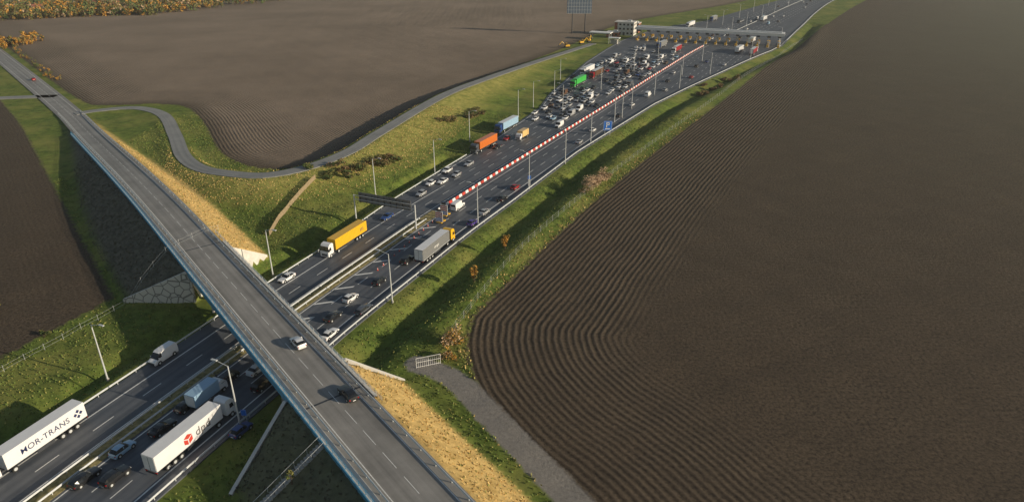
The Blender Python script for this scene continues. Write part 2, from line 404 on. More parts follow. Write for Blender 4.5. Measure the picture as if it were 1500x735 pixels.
for o,a,c in((-5.6,-190,150),(5.55,S0-6,S1+6)):
    k=a; mt_=M_blue if o<0 else M_galv
    while k<c:
        z=float(hroad(np.array(k))); p=RP(k,o); r=RP(min(k+2,c),o); z2=float(hroad(np.array(k+2)))
        br.box((*p,z+.65),(.07,.07,1.0),mt_)
        for hh in (.55,.85,1.15): br.tube((*p,z+hh),(*r,z2+hh),.03,.03,mt_,4)
        k+=2
def ray_s(target,o):
    ks=np.arange(-60,70,.25); ps=np.array([RP(k,o) for k in ks]); l,_=pdist(ps[:,0],ps[:,1],MED)
    w=np.where(l>target)[0]; return ks[w[0]] if len(w) else 0
for tl in (-15.5,0,18.5):
    for o in (-3.6,0,3.8):
        p=RP(ray_s(tl,o),o); br.tube((*p,-.3),(*p,6.0),.45,.45,M_conc,12)
    pa,pb=RP(ray_s(tl,-4.8),-4.8),RP(ray_s(tl,5),5); mid_=(pa+pb)/2; d=pb-pa
    br.box((*mid_,5.3),(np.linalg.norm(d),1.1,.6),M_conc,math.atan2(d[1],d[0]))
br.obj('road_bridge')
def wall(name,pts,tops,mt,th=.5,base=-1.0):
    w=MB()
    for (a,c,t1,t2) in zip(pts[:-1],pts[1:],tops[:-1],tops[1:]):
        a=np.array(a);c=np.array(c);d=(c-a)/np.linalg.norm(c-a);n=np.array([d[1],-d[0]])*th
        A=[(*a,base),(*c,base),(*c,t2),(*a,t1)]; B_=[(*(a+n),base),(*(c+n),base),(*(c+n),t2),(*(a+n),t1)]
        w.face(A,mt); w.face(B_[::-1],mt); w.face([A[3],A[2],B_[2],B_[3]],M_concl)
    return w.obj(name)
def voromat():
    m,t,b=nt('stone_cladding'); v=t.nodes.new('ShaderNodeTexVoronoi'); v.feature='DISTANCE_TO_EDGE'; v.inputs['Scale'].default_value=.55
    tc=t.nodes.new('ShaderNodeTexCoord'); t.links.new(tc.outputs['Object'],v.inputs['Vector'])
    r=t.nodes.new('ShaderNodeValToRGB'); r.color_ramp.elements[0].color=(.12,.115,.11,1); r.color_ramp.elements[1].color=(.6,.58,.54,1); r.color_ramp.elements[1].position=.08
    t.links.new(v.outputs['Distance'],r.inputs['Fac']); t.links.new(r.outputs['Color'],b.inputs['Base Color']); b.inputs['Roughness'].default_value=.85; return m
M_voro=voromat()
def etop(p):
    r=np.array(p)-P0; s=float(r@DV); no=float(r@NV); hr=float(hroad(np.array(s))); e=float(embh(np.array(no),hr))
    return no,hr,e
pts=[];tp=[]
for x in np.arange(-96,-69.5,1.0):
    no,hr,e=etop((x,YW-.3))
    if e>.1: pts.append((x,YW-.3)); tp.append(min(e+.35,hr-.6) if no>-6 else e+.35)
wall('wing_wall',pts,tp,M_voro,.5)
pts=[];tp=[]
for yy in np.arange(118,172,1.0):
    p,_=mp(yy,-23.2); no,hr,e=etop(p)
    if e>.1 and p[1]>YW-.8: pts.append(tuple(p)); tp.append(min(e+.35,hr-.6) if abs(no)<6 else e+.35)
wall('abutment_wall',pts,tp,M_concl,-.6)
pts=[];tp=[]
for yy in np.arange(60,130,1.0):
    p,_=mp(yy,25.2); no,hr,e=etop(p)
    if e>.1 and ((p[0]+29)*-.3+(p[1]-99.5)*.95)<.6: pts.append(tuple(p)); tp.append(min(e+.35,hr-.6) if abs(no)<6 else e+.35)
wall('abutment_wall',pts,tp,M_conc,.6)
w0=np.array(pts[-1]); pts=[];tp=[]
for k in np.arange(0,22,1.0):
    p=w0+np.array([.953,.3])*k; no,hr,e=etop(p)
    if e>0: pts.append(tuple(p)); tp.append(min(e+.3,hr-.6) if no<6 else e+.3)
wall('wing_wall',pts,tp,M_concl,-.5)
st_=MB()
for k in range(26):
    no=-5.9-k*.5; p=RP(47,no); z=float(embh(np.array(no),7.5))
    st_.box((*p,z-.05),(1.4,.55,.3),M_conc,math.atan2(DV[1],DV[0]))
for e_ in(-.8,.8):
    a=RP(47+e_,-5.9); c=RP(47+e_,-18.5); st_.tube((*a,8.4),(*c,1.2),.035,.035,M_galv,5)
    for k in range(7):
        u=k/6; p=a*(1-u)+c*u; z=8.4*(1-u)+1.2*u; st_.tube((*p,z-1.2),(*p,z),.03,.03,M_galv,4)
st_.obj('staircase')

# ------------------------------------------------------------------ red/white barrier
rb=MB(); yy=187.0; k=0
while yy<494:
    p,T=mp(yy,0); a=math.atan2(T[1],T[0])
    mt=M_red if k%2 else M_wht
    rb.box((*p,.31),(1.9,.5,.5),mt,a,.8); rb.box((*p,.70),(1.86,.26,.3),mt,a,.8)
    yy+=2.0*T[1]; k+=1
rb.obj('traffic_barrier')

# ------------------------------------------------------------------ lamps
def lamp_mesh(h=12,arm=2.2,double=False):
    b=MB(); b.tube((0,0,-.2),(0,0,h),.17,.09,M_galv,8); b.box((0,0,.3),(.4,.4,.6),M_conc)
    for sx in ((1,-1) if double else (1,)):
        b.tube((0,0,h-.05),(sx*arm,0,h+.45),.06,.05,M_galv,6)
        b.box((sx*(arm+.45),0,h+.5),(1.1,.36,.16),M_galv); b.box((sx*(arm+.45),0,h+.40),(.8,.28,.05),M_light)
    return b.mesh('street_lamp')
LM=lamp_mesh(); LMD=lamp_mesh(12,2.0,True)
for x,y,sd_ in [(-74.4,103.5,1),(-45.4,90.7,-1),(-26.5,131.9,-1),(-57,144.7,1),(-42.5,199.7,1),(-26,219.3,1),(-16.4,257.5,1),(2.7,295.6,1),(9.8,313.2,1),(5.4,204.6,-1),(18.7,230.4,-1),(30.3,255.7,-1),(43.6,286.3,-1),(-9.5,175.4,-1),(54.7,310.5,-1),(86.4,354.7,-1),(21,340,1),(26,372,1),(112,392,-1),(150,440,-1),(190,500,-1)]:
    _,T=mp(y,0); a=math.atan2(-T[0],T[1])
    add(LM,'street_lamp',(x,y,hz(x,y)),a+(0 if sd_>0 else math.pi))
for y in (300,345,395,440,560,600,650,700,760,820):
    for o in ((-14,14) if y<500 else (0,-20)):
        p,T=mp(y,o); add(LMD,'street_lamp',(*p,0),math.atan2(-T[0],T[1]))

# ------------------------------------------------------------------ vehicles
def paint(name,c): return mat(name,c,.35,.0,.04,.7,coat=.6)
PAINT={'white':paint('paint_white',(.78,.78,.79)),'silver':mat('paint_silver',(.50,.51,.53),.35,.3,.04,.7,coat=.5),'black':paint('paint_black',(.012,.013,.016)),
'grey':paint('paint_grey',(.09,.10,.12)),'blue':paint('paint_blue',(.02,.06,.22)),'red':paint('paint_red',(.35,.015,.02)),'yellow':paint('paint_yellow',(.78,.45,.02)),
'orange':paint('paint_orange',(.62,.17,.03)),'green':paint('paint_green',(.05,.45,.07)),'lblue':paint('paint_light_blue',(.30,.46,.62)),'purple':paint('paint_violet',(.08,.05,.3)),'tarp':mat('grey_tarpaulin',(.16,.165,.17),.6,0,.1),'tyel':paint('paint_pale_yellow',(.75,.5,.2)),'brown':paint('paint_brown',(.12,.06,.03))}
def wheel(b,x,y,r=.32,w=.22):
    b.tube((x,y-w/2,r),(x,y+w/2,r),r,r,M_tyre,14)
    s=1 if y>0 else -1
    b.tube((x,y+s*(w/2-.02),r),(x,y+s*(w/2+.015),r),r*.6,r*.55,M_galv,10)
def car_mesh(kind,col):
    P=PAINT[col]; b=MB()
    st={'hatch':[(2.05,.35,.55,.60,.62,.55),(1.95,.22,.66,.70,.80,.70),(1.3,.2,.82,.88,.87,.74),(.85,.2,.90,.96,.88,.72),(.15,.2,.93,1.40,.88,.60),(-.6,.2,.95,1.48,.88,.62),(-1.35,.2,.98,1.43,.87,.60),(-1.85,.24,1.0,1.06,.84,.64),(-2.0,.3,.7,.75,.74,.62)],
        'sedan':[(2.3,.35,.55,.60,.62,.55),(2.2,.22,.66,.70,.82,.70),(1.4,.2,.80,.86,.90,.76),(.85,.2,.88,.94,.90,.74),(.15,.2,.91,1.36,.90,.60),(-.6,.2,.93,1.43,.90,.62),(-1.15,.2,.95,1.34,.90,.60),(-1.7,.2,.96,1.02,.89,.70),(-2.2,.24,.93,.98,.84,.66),(-2.3,.32,.65,.7,.74,.6)],
        'estate':[(2.3,.35,.55,.60,.62,.55),(2.2,.22,.66,.70,.82,.70),(1.4,.2,.80,.86,.90,.76),(.85,.2,.88,.94,.90,.74),(.15,.2,.91,1.38,.90,.62),(-.6,.2,.93,1.46,.90,.64),(-1.5,.2,.95,1.42,.90,.62),(-1.95,.2,.96,1.30,.88,.60),(-2.25,.24,.98,1.04,.84,.66),(-2.33,.32,.65,.7,.74,.6)],
        'suv':[(2.25,.4,.7,.76,.7,.6),(2.15,.28,.84,.90,.86,.76),(1.4,.28,.98,1.04,.92,.80),(.95,.28,1.04,1.1,.92,.78),(.3,.28,1.06,1.58,.92,.66),(-.6,.28,1.08,1.67,.92,.68),(-1.6,.28,1.10,1.62,.91,.66),(-2.05,.3,1.12,1.3,.88,.66),(-2.2,.4,.8,.85,.8,.66)],
        'van':[(2.85,.4,.75,.82,.75,.65),(2.75,.3,.95,1.02,.92,.80),(2.15,.28,1.2,1.28,.98,.84),(1.35,.28,1.4,2.15,.98,.78),(1.0,.28,1.42,2.35,.98,.82),(.2,.28,1.45,2.42,.98,.84),(-1.0,.28,1.45,2.42,.98,.84),(-2.6,.28,1.45,2.38,.98,.84),(-2.8,.32,1.4,2.2,.95,.82)]}[kind]
    rings=[]
    for x,z0,zb,zt,w,wt in st:
        zm_=(z0+zb)/2+.05
        rings.append([(x,-w*.9,z0),(x,-w,zm_),(x,-w*.965,zb),(x,-wt,zt),(x,-wt*.5,zt+.035),(x,wt*.5,zt+.035),(x,wt,zt),(x,w*.965,zb),(x,w,zm_),(x,w*.9,z0)])
    n=10; base=len(b.v)
    for r in rings: b.v.extend(r)
    ns=len(st)
    for i in range(ns-1):
        cab=(st[i][3]-st[i][2]>.15),(st[i+1][3]-st[i+1][2]>.15)
        for k in range(n):
            k2=(k+1)%n; m_=P
            if k in(2,6) and any(cab):
                m_=M_glass
                if kind=='van' and st[i+1][0]<.9: m_=P
            if k in(3,4,5) and cab[0]!=cab[1]: m_=M_glass
            if kind=='van' and k in(3,4,5) and i>=ns-3: m_=P
            if k==9: m_=M_tyre
            b.f.append((base+i*n+k,base+(i+1)*n+k,base+(i+1)*n+k2,base+i*n+k2)); b.m.append(b.mi(m_))
    b.f.append(tuple(base+k for k in range(n))); b.m.append(b.mi(M_dark))
    b.f.append(tuple(base+(ns-1)*n+k for k in reversed(range(n)))); b.m.append(b.mi(P))
    xf,xr=st[0][0],st[-1][0]; w=st[2][4]; zb=st[1][2]
    if kind=='van': b.box((xr-.01,0,1.75),(.04,1.4,.5),M_glass)
    for sy in(-1,1):
        b.box((xf-.1,sy*(w-.28),zb-.08),(.16,.32,.14),M_light); b.box((xr+.07,sy*(w-.18),zb+.1),(.14,.22,.16),M_tail)
        for x in (xf*.62,xr*.62):
            ra=.42 if kind not in('suv','van') else .48
            b.tube((x,sy*(w-.03),.36),(x,sy*(w+.006),.36),ra,ra,M_tyre,14)
            wheel(b,x,sy*(w-.09),.33 if kind not in('suv','van') else .38)
        i=[j for j in range(ns) if st[j][3]-st[j][2]>.15][0]
        b.box((st[i][0]+.45,sy*(w+.08),st[i][2]+.1),(.14,.2,.13),P)
        if kind!='van': b.box((-.25,sy*(w-.135),(st[i][2]+st[i][3])/2+.02),(.09,.10,.42),P)
    b.box((xr-.01,0,.5),(.03,.5,.12),M_wht)
    return b.mesh(kind)
MC={}
def carm(k,c):
    if (k,c) not in MC: MC[(k,c)]=car_mesh(k,c)
    return MC[(k,c)]
NM={'hatch':'hatchback_car','sedan':'sedan_car','estate':'estate_car','suv':'suv_car','van':'van'}
def heading(x,y):
    lat_,ti=pdist(np.array([x]),np.array([y]),MED); i=int(min(ti[0],len(MED)-2)); d=MED[i+1]-MED[i]; return math.atan2(d[1],d[0]),float(lat_[0])
def put(k,c,x,y,dirn=None,z=.07,j=.0):
    a,l=heading(x,y)
    if dirn is None: dirn=1 if l>0 else -1
    if dirn<0: a+=math.pi
    return add(carm(k,c),NM[k],(x,y,z),a+random.uniform(-j,j))
def rbox(b,x0,x1,w,z0,z1,mt,c=.06):
    pr=[(-w,z0),(-w,z1-c),(-w+c,z1),(w-c,z1),(w,z1-c),(w,z0)]
    i=len(b.v)
    for x in(x0,x1): b.v.extend([(x,y,z) for y,z in pr])
    n=6
    for k in range(n): b.f.append((i+k,i+(k+1)%n,i+n+(k+1)%n,i+n+k)); b.m.append(b.mi(mt))
    b.f.append(tuple(i+k for k in reversed(range(n)))); b.m.append(b.mi(mt)); b.f.append(tuple(i+n+k for k in range(n))); b.m.append(b.mi(mt))
def cab(b,xf,col,h=3.5,L=2.2,w=1.22):
    P=PAINT[col]
    prof=[(xf-L,.9),(xf-L,h-.1),(xf-L+.5,h+.25),(xf-.75,h+.1),(xf-.3,h-.35),(xf-.05,1.95),(xf,1.3),(xf,.45),(xf-.5,.4),(xf-.6,.9)]
    for sy in(-1,1):
        pts=[(x,sy*w,z) for x,z in prof]; b.face(pts if sy<0 else pts[::-1],P)
    n=len(prof)
    for k in range(n):
        a,c=prof[k],prof[(k+1)%n]; m_=M_glass if k==4 else (M_dark if k in(7,8) else P)
        b.face([(a[0],-w,a[1]),(a[0],w,a[1]),(c[0],w,c[1]),(c[0],-w,c[1])],m_)
    b.box((xf+.01,0,.95),(.04,w*1.3,.5),M_dark)
    for sy in(-1,1):
        b.face([(xf-.35,sy*(w+.005),1.85),(xf-1.3,sy*(w+.005),1.85),(xf-1.3,sy*(w+.005),min(2.7,h-.4)),(xf-.62,sy*(w+.005),min(2.7,h-.4))],M_glass)
        b.box((xf-.15,sy*(w+.22),2.2),(.2,.25,.7),M_dark); b.box((xf-.02,sy*w*.75,.8),(.08,.35,.22),M_light)
def truck(name,cabc,boxc,roofc=None,L=13.6,cont=False):
    b=MB(); P=PAINT[boxc]; xr=-8.25
    xf=xr+L
    rbox(b,xr,xf,1.27,1.15,3.98,P)
    if roofc: b.box(((xr+xf)/2,0,3.995),(L-.15,2.3,.02),PAINT[roofc])
    b.box(((xr+xf)/2,0,1.05),(L-.3,1.1,.18),M_dark)
    b.box((xr-.02,0,2.55),(.03,2.3,2.6),M_wht if not cont else P); b.box((xr-.045,0,2.55),(.03,.05,2.6),M_dark)
    b.box((xr,0,.75),(.12,2.3,.25),M_dark)
    for sy in(-1,1):
        b.box((xr+.0,sy*1.0,.95),(.1,.4,.14),M_tail)
        b.box(((xr+xf)/2,sy*1.275,1.2),(L,.03,.1),M_dark if boxc!='tarp' else M_galv)
        for x in (xr+2.0,xr+3.3,xr+4.6): wheel(b,x,sy*1.08,.5,.36)
        b.box((xr+7.4,sy*1.15,.75),(3.0,.05,.55),M_dark)
        for x in (4.3,7.4): wheel(b,x,sy*1.08,.5,.36)
    if cont:
        for i in range(24):
            for sy in(-1,1): b.box((xr+.4+i*(L-.8)/23,sy*1.285,2.55),(.22,.04,2.5),P)
    b.box((5.2,0,.85),(5.5,.9,.3),M_dark)
    cab(b,8.45,cabc)
    return b.mesh(name)
def boxtruck(name,cabc,boxc,L=5.5):
    b=MB(); rbox(b,-3.6,-3.6+L,1.15,.95,3.3,PAINT[boxc]); b.box((-.6,0,.8),(6,.9,.25),M_dark)
    cab(b,3.9,cabc,2.35,1.9,1.02)
    for sy in(-1,1):
        for x in(-2.3,2.9): wheel(b,x,sy*.95,.42,.3)
    b.box((-3.62,0,2.1),(.03,2.0,2.1),M_wht)
    return b.mesh(name)
def putt(me,nm,x,y,d):
    a,l=heading(x,y)
    return add(me,nm,(x,y,.07),a+(math.pi if d<0 else 0))
def decal(o,txt,x,z,size,mt,side=-1,sx=1):
    c=bpy.data.curves.new('lettering','FONT'); c.body=txt; c.size=size; c.align_x='CENTER'; c.align_y='CENTER'; c.extrude=.004; c.offset=.008; c.space_character=1.06
    t=bpy.data.objects.new('lettering',c); scene.collection.objects.link(t); c.materials.append(mt); t.parent=o
    t.location=(x,side*1.285,z); t.rotation_euler=(math.pi/2,0,0 if side<0 else math.pi); t.scale=(sx,1,1); return t
M_navy=mat('navy_lettering',(.02,.03,.10),.5)
T1=putt(truck('t','white','white'),'articulated_truck',-75.2,84.3,-1)
decal(T1,'MOR-TRANS',-1.2,2.55,1.4,M_navy,1,1.0)
def diamond(o,x,z,s,mt,side):
    b=MB()
    for dx,dz in((0,.55),(.55,0),(-.55,0),(0,-.55)):
        b.face([(x+(dx-.38)*s,side*1.288,z+dz*s),(x+dx*s,side*1.288,z+(dz-.38)*s),(x+(dx+.38)*s,side*1.288,z+dz*s),(x+dx*s,side*1.288,z+(dz+.38)*s)],mt)
    d=b.obj('emblem'); d.parent=o; return d
diamond(T1,-6.9,2.6,.9,M_navy,1)
T2=putt(truck('t','white','white'),'articulated_truck',-51.3,86.5,1)
decal(T2,'dpd',1.2,2.5,2.0,mat('grey_lettering',(.12,.11,.11),.5),-1)
lb=MB()
for pts in ([(-.7,.35),(0,.75),(.7,.35),(0,-.02)],[(-.7,.22),(-.07,-.14),(-.07,-.85),(-.7,-.5)],[(.7,.22),(.07,-.14),(.07,-.85),(.7,-.5)]):
    lb.face([(-1.9+p[0]*1.2,-1.288,2.55+p[1]*1.2) for p in pts],M_red)
o_=lb.obj('emblem'); o_.parent=T2
T3=putt(truck('t','white','yellow',cont=True),'container_truck',-43.6,162,-1)
decal(T3,'m',-6.0,2.6,2.0,M_navy,1)
T4=putt(truck('t','yellow','tarp','white'),'articulated_truck',-19.6,158.2,1)
decal(T4,'cargo',-1.5,2.6,1.0,M_wht,-1)
putt(truck('t','grey','orange',cont=True),'container_truck',-10.5,248.5,-1)
putt(truck('t','blue','lblue','white'),'articulated_truck',-2.2,275.5,-1)
putt(boxtruck('t','white','tyel'),'box_truck',4,262.5,-1)
putt(boxtruck('t','white','lblue'),'box_truck',-53.5,97.5,1)
putt(truck('t','green','green','green'),'articulated_truck',35,364,-1)
putt(truck('t','white','white'),'articulated_truck',43,396,-1); putt(truck('t','red','brown','white'),'articulated_truck',47,386,-1)
TR=truck('t','white','red','white'); TW=truck('t','white','white'); TB=truck('t','blue','tarp','white')
for me_,x,y,d in [(TR,159,462,1),(TW,152,470,1),(TB,104,490,-1),(TW,172,508,1),(TR,110,470,-1),(TW,225,640,1),(TW,150,600,-1),(TB,180,640,-1)]: putt(me_,'articulated_truck',x,y,d)
for k,c,x,y in [('estate','black',-64.0,78),('suv','black',-59.6,78.2),('hatch','lblue',-61.6,84.2),('sedan','black',-57.6,89.3),('hatch','black',-56.2,95),('suv','black',-52,103),('sedan','white',-47.6,106),('suv','black',-45,101),('hatch','blue',-44.5,88.8),
 ('sedan','white',-37,118),('sedan','black',-38,125),('hatch','white',-36,133),('estate','grey',-32,128),('hatch','black',-31,141),('suv','black',-26,152),
 ('hatch','purple',-11,176),('sedan','silver',-8,184),('van','white',-16,188),('sedan','black',-3,195),('hatch','red',1,205),('sedan','silver',26,256),('hatch','white',33,273),('sedan','black',47,297),('hatch','white',56,317),('van','white',67,337),
 ('sedan','black',84,372),('hatch','silver',78,350),('hatch','white',92,395),('sedan','red',99,382),('suv','black',110,415),('hatch','blue',120,430),('sedan','white',128,420),
 ('van','white',-67,110),('sedan','white',-53.1,142.7),('sedan','blue',-35.7,180.3),('hatch','silver',-28.2,199.1),('hatch','white',-26.3,208.5),('sedan','white',-22.6,210.5),('estate','white',-22.1,221.4),('hatch','silver',-18.6,217.2),('sedan','silver',-15.1,228.8),('sedan','black',-5.7,249.3),('hatch','red',-2.1,260.4),('van','white',19.7,279.7)]:
    put(k,c,x,y,j=.03)
cols=['white']*7+['silver']*4+['black']*4+['grey']*2+['red','blue','lblue','brown']
kinds=['hatch','sedan','estate','suv','hatch','sedan','van']
for o in (-4.0,-7.7,-11.4,-15.1,-19,-23,-27,-31,-35,-39):
    y=270+random.uniform(0,10)
    while y<486:
        if WL(y)>abs(o)+2:
            dens=.82 if y<425 else .4
            if o>-5: dens*=.5
            p,T=mp(y,o+random.uniform(-.5,.5))
            clash=any((p[0]-x)**2+(p[1]-yy2)**2<11**2 for x,yy2 in((35,364),(43,396),(47,386),(-2,275),(4,262),(104,490),(110,470),(19.7,279.7)))
            if random.random()<dens and not clash and p[1]>268: put(random.choice(kinds),random.choice(cols),float(p[0]),float(p[1]),-1,j=.06)
        y+=random.uniform(6,9.5)
for i in range(34):
    y=random.uniform(525,1000); o=random.choice((-16,-12,-8,-4,5,9,13,17)); p,T=mp(y,o); put(random.choice(kinds),random.choice(cols),float(p[0]),float(p[1]))
ab=math.atan2(-DV[1],-DV[0])
for k,c,s,o in(('hatch','white',20,1.7),('estate','black',39,2.1)):
    p=RP(s,o); add(carm(k,c),NM[k],(*p,float(hroad(np.array(s)))+.03),ab)
p=RP(-330,1.5); add(carm('hatch','red'),'hatchback_car',(*p,.33),ab)

# ------------------------------------------------------------------ sign gantry and signs
g=MB(); A=np.array([-44.6,180.6]);C=np.array([-26.4,172.6]); d=(C-A); Lg=np.linalg.norm(d); ag=math.atan2(d[1],d[0])
for p in(A,C): g.tube((*p,-.1),(*p,7.2),.22,.2,M_galv,8)
for zz in(5.9,7.1): g.tube((*A,zz),(*C,zz),.1,.1,M_galv,6)
mc=(A+C)/2; n=np.array([math.sin(ag),-math.cos(ag)])
g.box((*(mc-n*.35),6.6),(Lg*.86,.12,2.9),mat('sign_back',(.16,.17,.18),.6),ag)
for i in range(9):
    p=A+d*(.1+i*.1); g.box((*(p-n*.2),6.6),(.1,.14,2.9),M_dark,ag)
g.obj('sign_gantry')
def sign(x,y,w,h,zb,mt,name='traffic_sign',extra=None):
    s=MB(); z0=hz(x,y)
    for sx in(-1,1): s.tube((x+sx*w*.3,y,z0-.2),(x+sx*w*.3,y,z0+zb+h*.9),.07,.07,M_galv,6)
    s.box((x,y-.1,z0+zb+h/2),(w,.08,h),mt); s.box((x,y-.145,z0+zb+h/2),(w*.94,.01,h*.94),M_wht) ; s.box((x,y-.155,z0+zb+h/2),(w*.9,.01,h*.9),mt)
    if extra: extra(s,x,y-.165,z0+zb+h/2,w,h)
    return s.obj(name)
def pk(s,x,y,z,w,h):
    s.box((x-.35*w*.4,y,z+.1*h),(.1*w,.01,.55*h),M_wht); s.box((x+.02*w,y,z+.3*h),(.32*w,.01,.09*h),M_wht); s.box((x+.02*w,y,z+.1*h),(.32*w,.01,.09*h),M_wht); s.box((x+.17*w,y,z+.2*h),(.08*w,.01,.25*h),M_wht)
    s.box((x,y,z-.32*h),(.6*w,.01,.1*h),M_wht)
M_bs=mat('sign_blue',(.02,.16,.62),.4,0,.05)
sign(38,266,3.4,3.8,2.4,M_bs,extra=pk)
sign(5.5,206,1.0,1.2,3,M_bs)
sign(-45,92,.9,1.2,1.2,M_bs)
def arrowtrailer(x,y):
    s=MB(); a,_=heading(x,y); cs,sn=math.cos(a),math.sin(a)
    def W(u,v,z): return (x+u*cs-v*sn,y+u*sn+v*cs,z)
    s.box(W(.6,0,.6),(2.4,1.7,.3),M_yel,a)
    for v in(-.85,.85): s.tube(W(.6,v-.1,.35),W(.6,v+.1,.35),.35,.35,M_tyre,12)
    s.box(W(-.3,0,2.3),(.1,2.3,3.2),M_wht,a)
    for i in range(5):
        z=.75+i*.58
        s.face([W(-.36,-1.1,z),W(-.36,0,z+.35),W(-.36,0,z+.62),W(-.36,-1.1,z+.27)],M_bs if i<2 else M_red); s.face([W(-.36,0,z+.35),W(-.36,1.1,z),W(-.36,1.1,z+.27),W(-.36,0,z+.62)],M_bs if i<2 else M_red)
    s.box(W(-.3,0,4.2),(.12,1.4,.6),M_dark,a)
    return s.obj('warning_sign_trailer')
arrowtrailer(-19.3,181.5); arrowtrailer(-20.2,176.5)
cn=MB(); cn.tube((0,0,.04),(0,0,.75),.17,.03,M_red,10); cn.box((0,0,.03),(.42,.42,.05),M_red); cn.tube((0,0,.35),(0,0,.5),.115,.085,M_wht,10); cm=cn.mesh('traffic_cone')
for k in range(14):
    p,_=mp(150+k*2.6,5.9-k*.25); add(cm,'traffic_cone',(*p,.07))

# ------------------------------------------------------------------ toll plaza
tc_=np.array([142.,514.]); td=np.array([94.,-37.]); td/=np.linalg.norm(td); ta=math.atan2(td[1],td[0]); tn=np.array([-td[1],td[0]])
t_=MB()
t_.box((*tc_,8.0),(104,12,1.2),M_wht,ta); t_.box((*(tc_-tn*6.1),8.0),(104,.15,1.9),M_wht,ta); t_.box((*tc_,9.0),(100,2.5,.7),M_galv,ta)
for i in range(15):
    p=tc_+td*(-49+i*7.0)
    t_.tube((*(p+tn*2.5),0),(*(p+tn*2.5),7.6),.25,.25,M_galv,8); t_.tube((*(p-tn*2.5),0),(*(p-tn*2.5),7.6),.25,.25,M_galv,8)
    t_.box((*p,.2),(1.9,28,.3),M_conc,ta)
    t_.box((*p,1.7),(1.6,3.2,2.6),M_wht,ta); t_.box((*p,2.0),(1.66,2.6,1.1),M_glass,ta); t_.box((*p,3.1),(1.9,3.6,.2),M_yel,ta)
    for sg in(-1,1):
        t_.box((*(p+tn*sg*12.5),1.0),(1.4,1.8,1.4),M_yel,ta); t_.box((*(p+tn*sg*7),1.4),(.7,.8,2.3),M_yel,ta)
    t_.box((*(p-tn*6.3),6.4),(2.2,.12,1.1),M_dark,ta)
t_.obj('toll_plaza')
def building(name,x,y,w,dp,h,storeys,wallm,a):
    e=bpy.data.objects.new(name,None); scene.collection.objects.link(e); e.location=(x,y,0); e.rotation_euler=(0,0,a)
    W_=MB(); W_.box((0,0,h/2),(w,dp,h),wallm); o=W_.obj('walls'); o.parent=e
    R=MB(); R.box((0,0,h+.2),(w+.5,dp+.5,.4),M_concl); R.box((w*.2,0,h+.9),(3,3,1),M_galv); o=R.obj('roof'); o.parent=e
    G=MB()
    for s in range(storeys):
        z=(s+.55)*h/storeys; nn=int(w/2.6)
        for i in range(nn):
            xx=-w/2+(i+.5)*w/nn
            for sy in(-1,1): G.box((xx,sy*(dp/2+.02),z),(1.5,.08,1.3),M_glass); G.box((xx,sy*(dp/2+.04),z-.75),(1.7,.16,.1),M_concl)
        for i in range(int(dp/3)):
            yy=-dp/2+(i+.5)*dp/int(dp/3)
            for sx in(-1,1): G.box((sx*(w/2+.02),yy,z),(.08,1.5,1.3),M_glass)
    o=G.obj('windows'); o.parent=e
    D=MB(); D.box((0,-dp/2-.03,1.1),(1.6,.1,2.2),M_dark); D.box((-w/2+1.2,-dp/2-.06,h/2),(2.2,.1,h-.2),M_brick); o=D.obj('door'); o.parent=e
building('office_building',88,552,15,11,9.5,3,M_concl,ta); building('office_building',97,566,9,9,7,2,M_brick,ta); building('service_building',77,540,9,7,3.6,1,M_brick,ta)
sh=MB(); sh.box((66,527,5),(16,8,.6),M_wht,ta)
for i in(-1,1):
    for j in(-1,1): q_=np.array([66.,527.])+td*i*7+tn*j*3; sh.tube((*q_,0),(*q_,5),.18,.18,M_galv,6)
sh.obj('canopy_shelter')
sh=MB(); sh.box((73,505,4.2),(8,5,.4),M_wht,ta); sh.box((73,505,1.5),(5,3,3),M_conc,ta)
for i in(-1,1):
    for j in(-1,1): q_=np.array([73.,505.])+td*i*3.6+tn*j*2.2; sh.tube((*q_,0),(*q_,4.2),.12,.12,M_galv,6)
sh.obj('gate_shelter')
bb=MB(); bx,by=52,557
for sx in(-5,5):
    for sy in(0,2.5): bb.tube((bx+sx,by+sy,-.2),(bx+sx,by+sy,28),.28,.22,M_dark,6)
    for z in range(2,27,3): bb.tube((bx+sx,by,z),(bx+sx,by+2.5,z+3),.09,.09,M_dark,4)
bb.box((bx,by-.5,21.5),(19,.5,13),mat('billboard_panel',(.10,.14,.20),.6),.0)
for i in range(9): bb.box((bx-8.4+i*2.1,by-.85,21.5),(.16,.16,13),M_galv)
for i in range(6): bb.box((bx,by-.9,15.2+i*2.5),(19,.14,.14),M_galv)
bb.obj('billboard')
def excav():
    b=MB()
    for sy in(-1,1): b.box((0,sy*1.1,.45),(3.6,.55,.8),M_tyre,0,.85)
    b.box((-.4,0,1.5),(3.0,2.3,1.1),M_yel); b.box((.6,.6,2.3),(1.3,1.0,1.5),M_glass); b.box((.6,.6,3.1),(1.4,1.1,.1),M_yel)
    b.tube((.9,-.3,1.7),(3.6,-.3,4.2),.28,.22,M_yel); b.tube((3.6,-.3,4.2),(5.4,-.3,2.0),.2,.15,M_yel); b.box((5.4,-.3,1.5),(.8,1.0,.9),M_dark)
    return b.mesh('excavator')
EX=excav()
for x,y,a in((50,505,.4),(56,515,1.2),(38,488,3.4)): add(EX,'excavator',(x,y,hz(x,y)+.05),a)

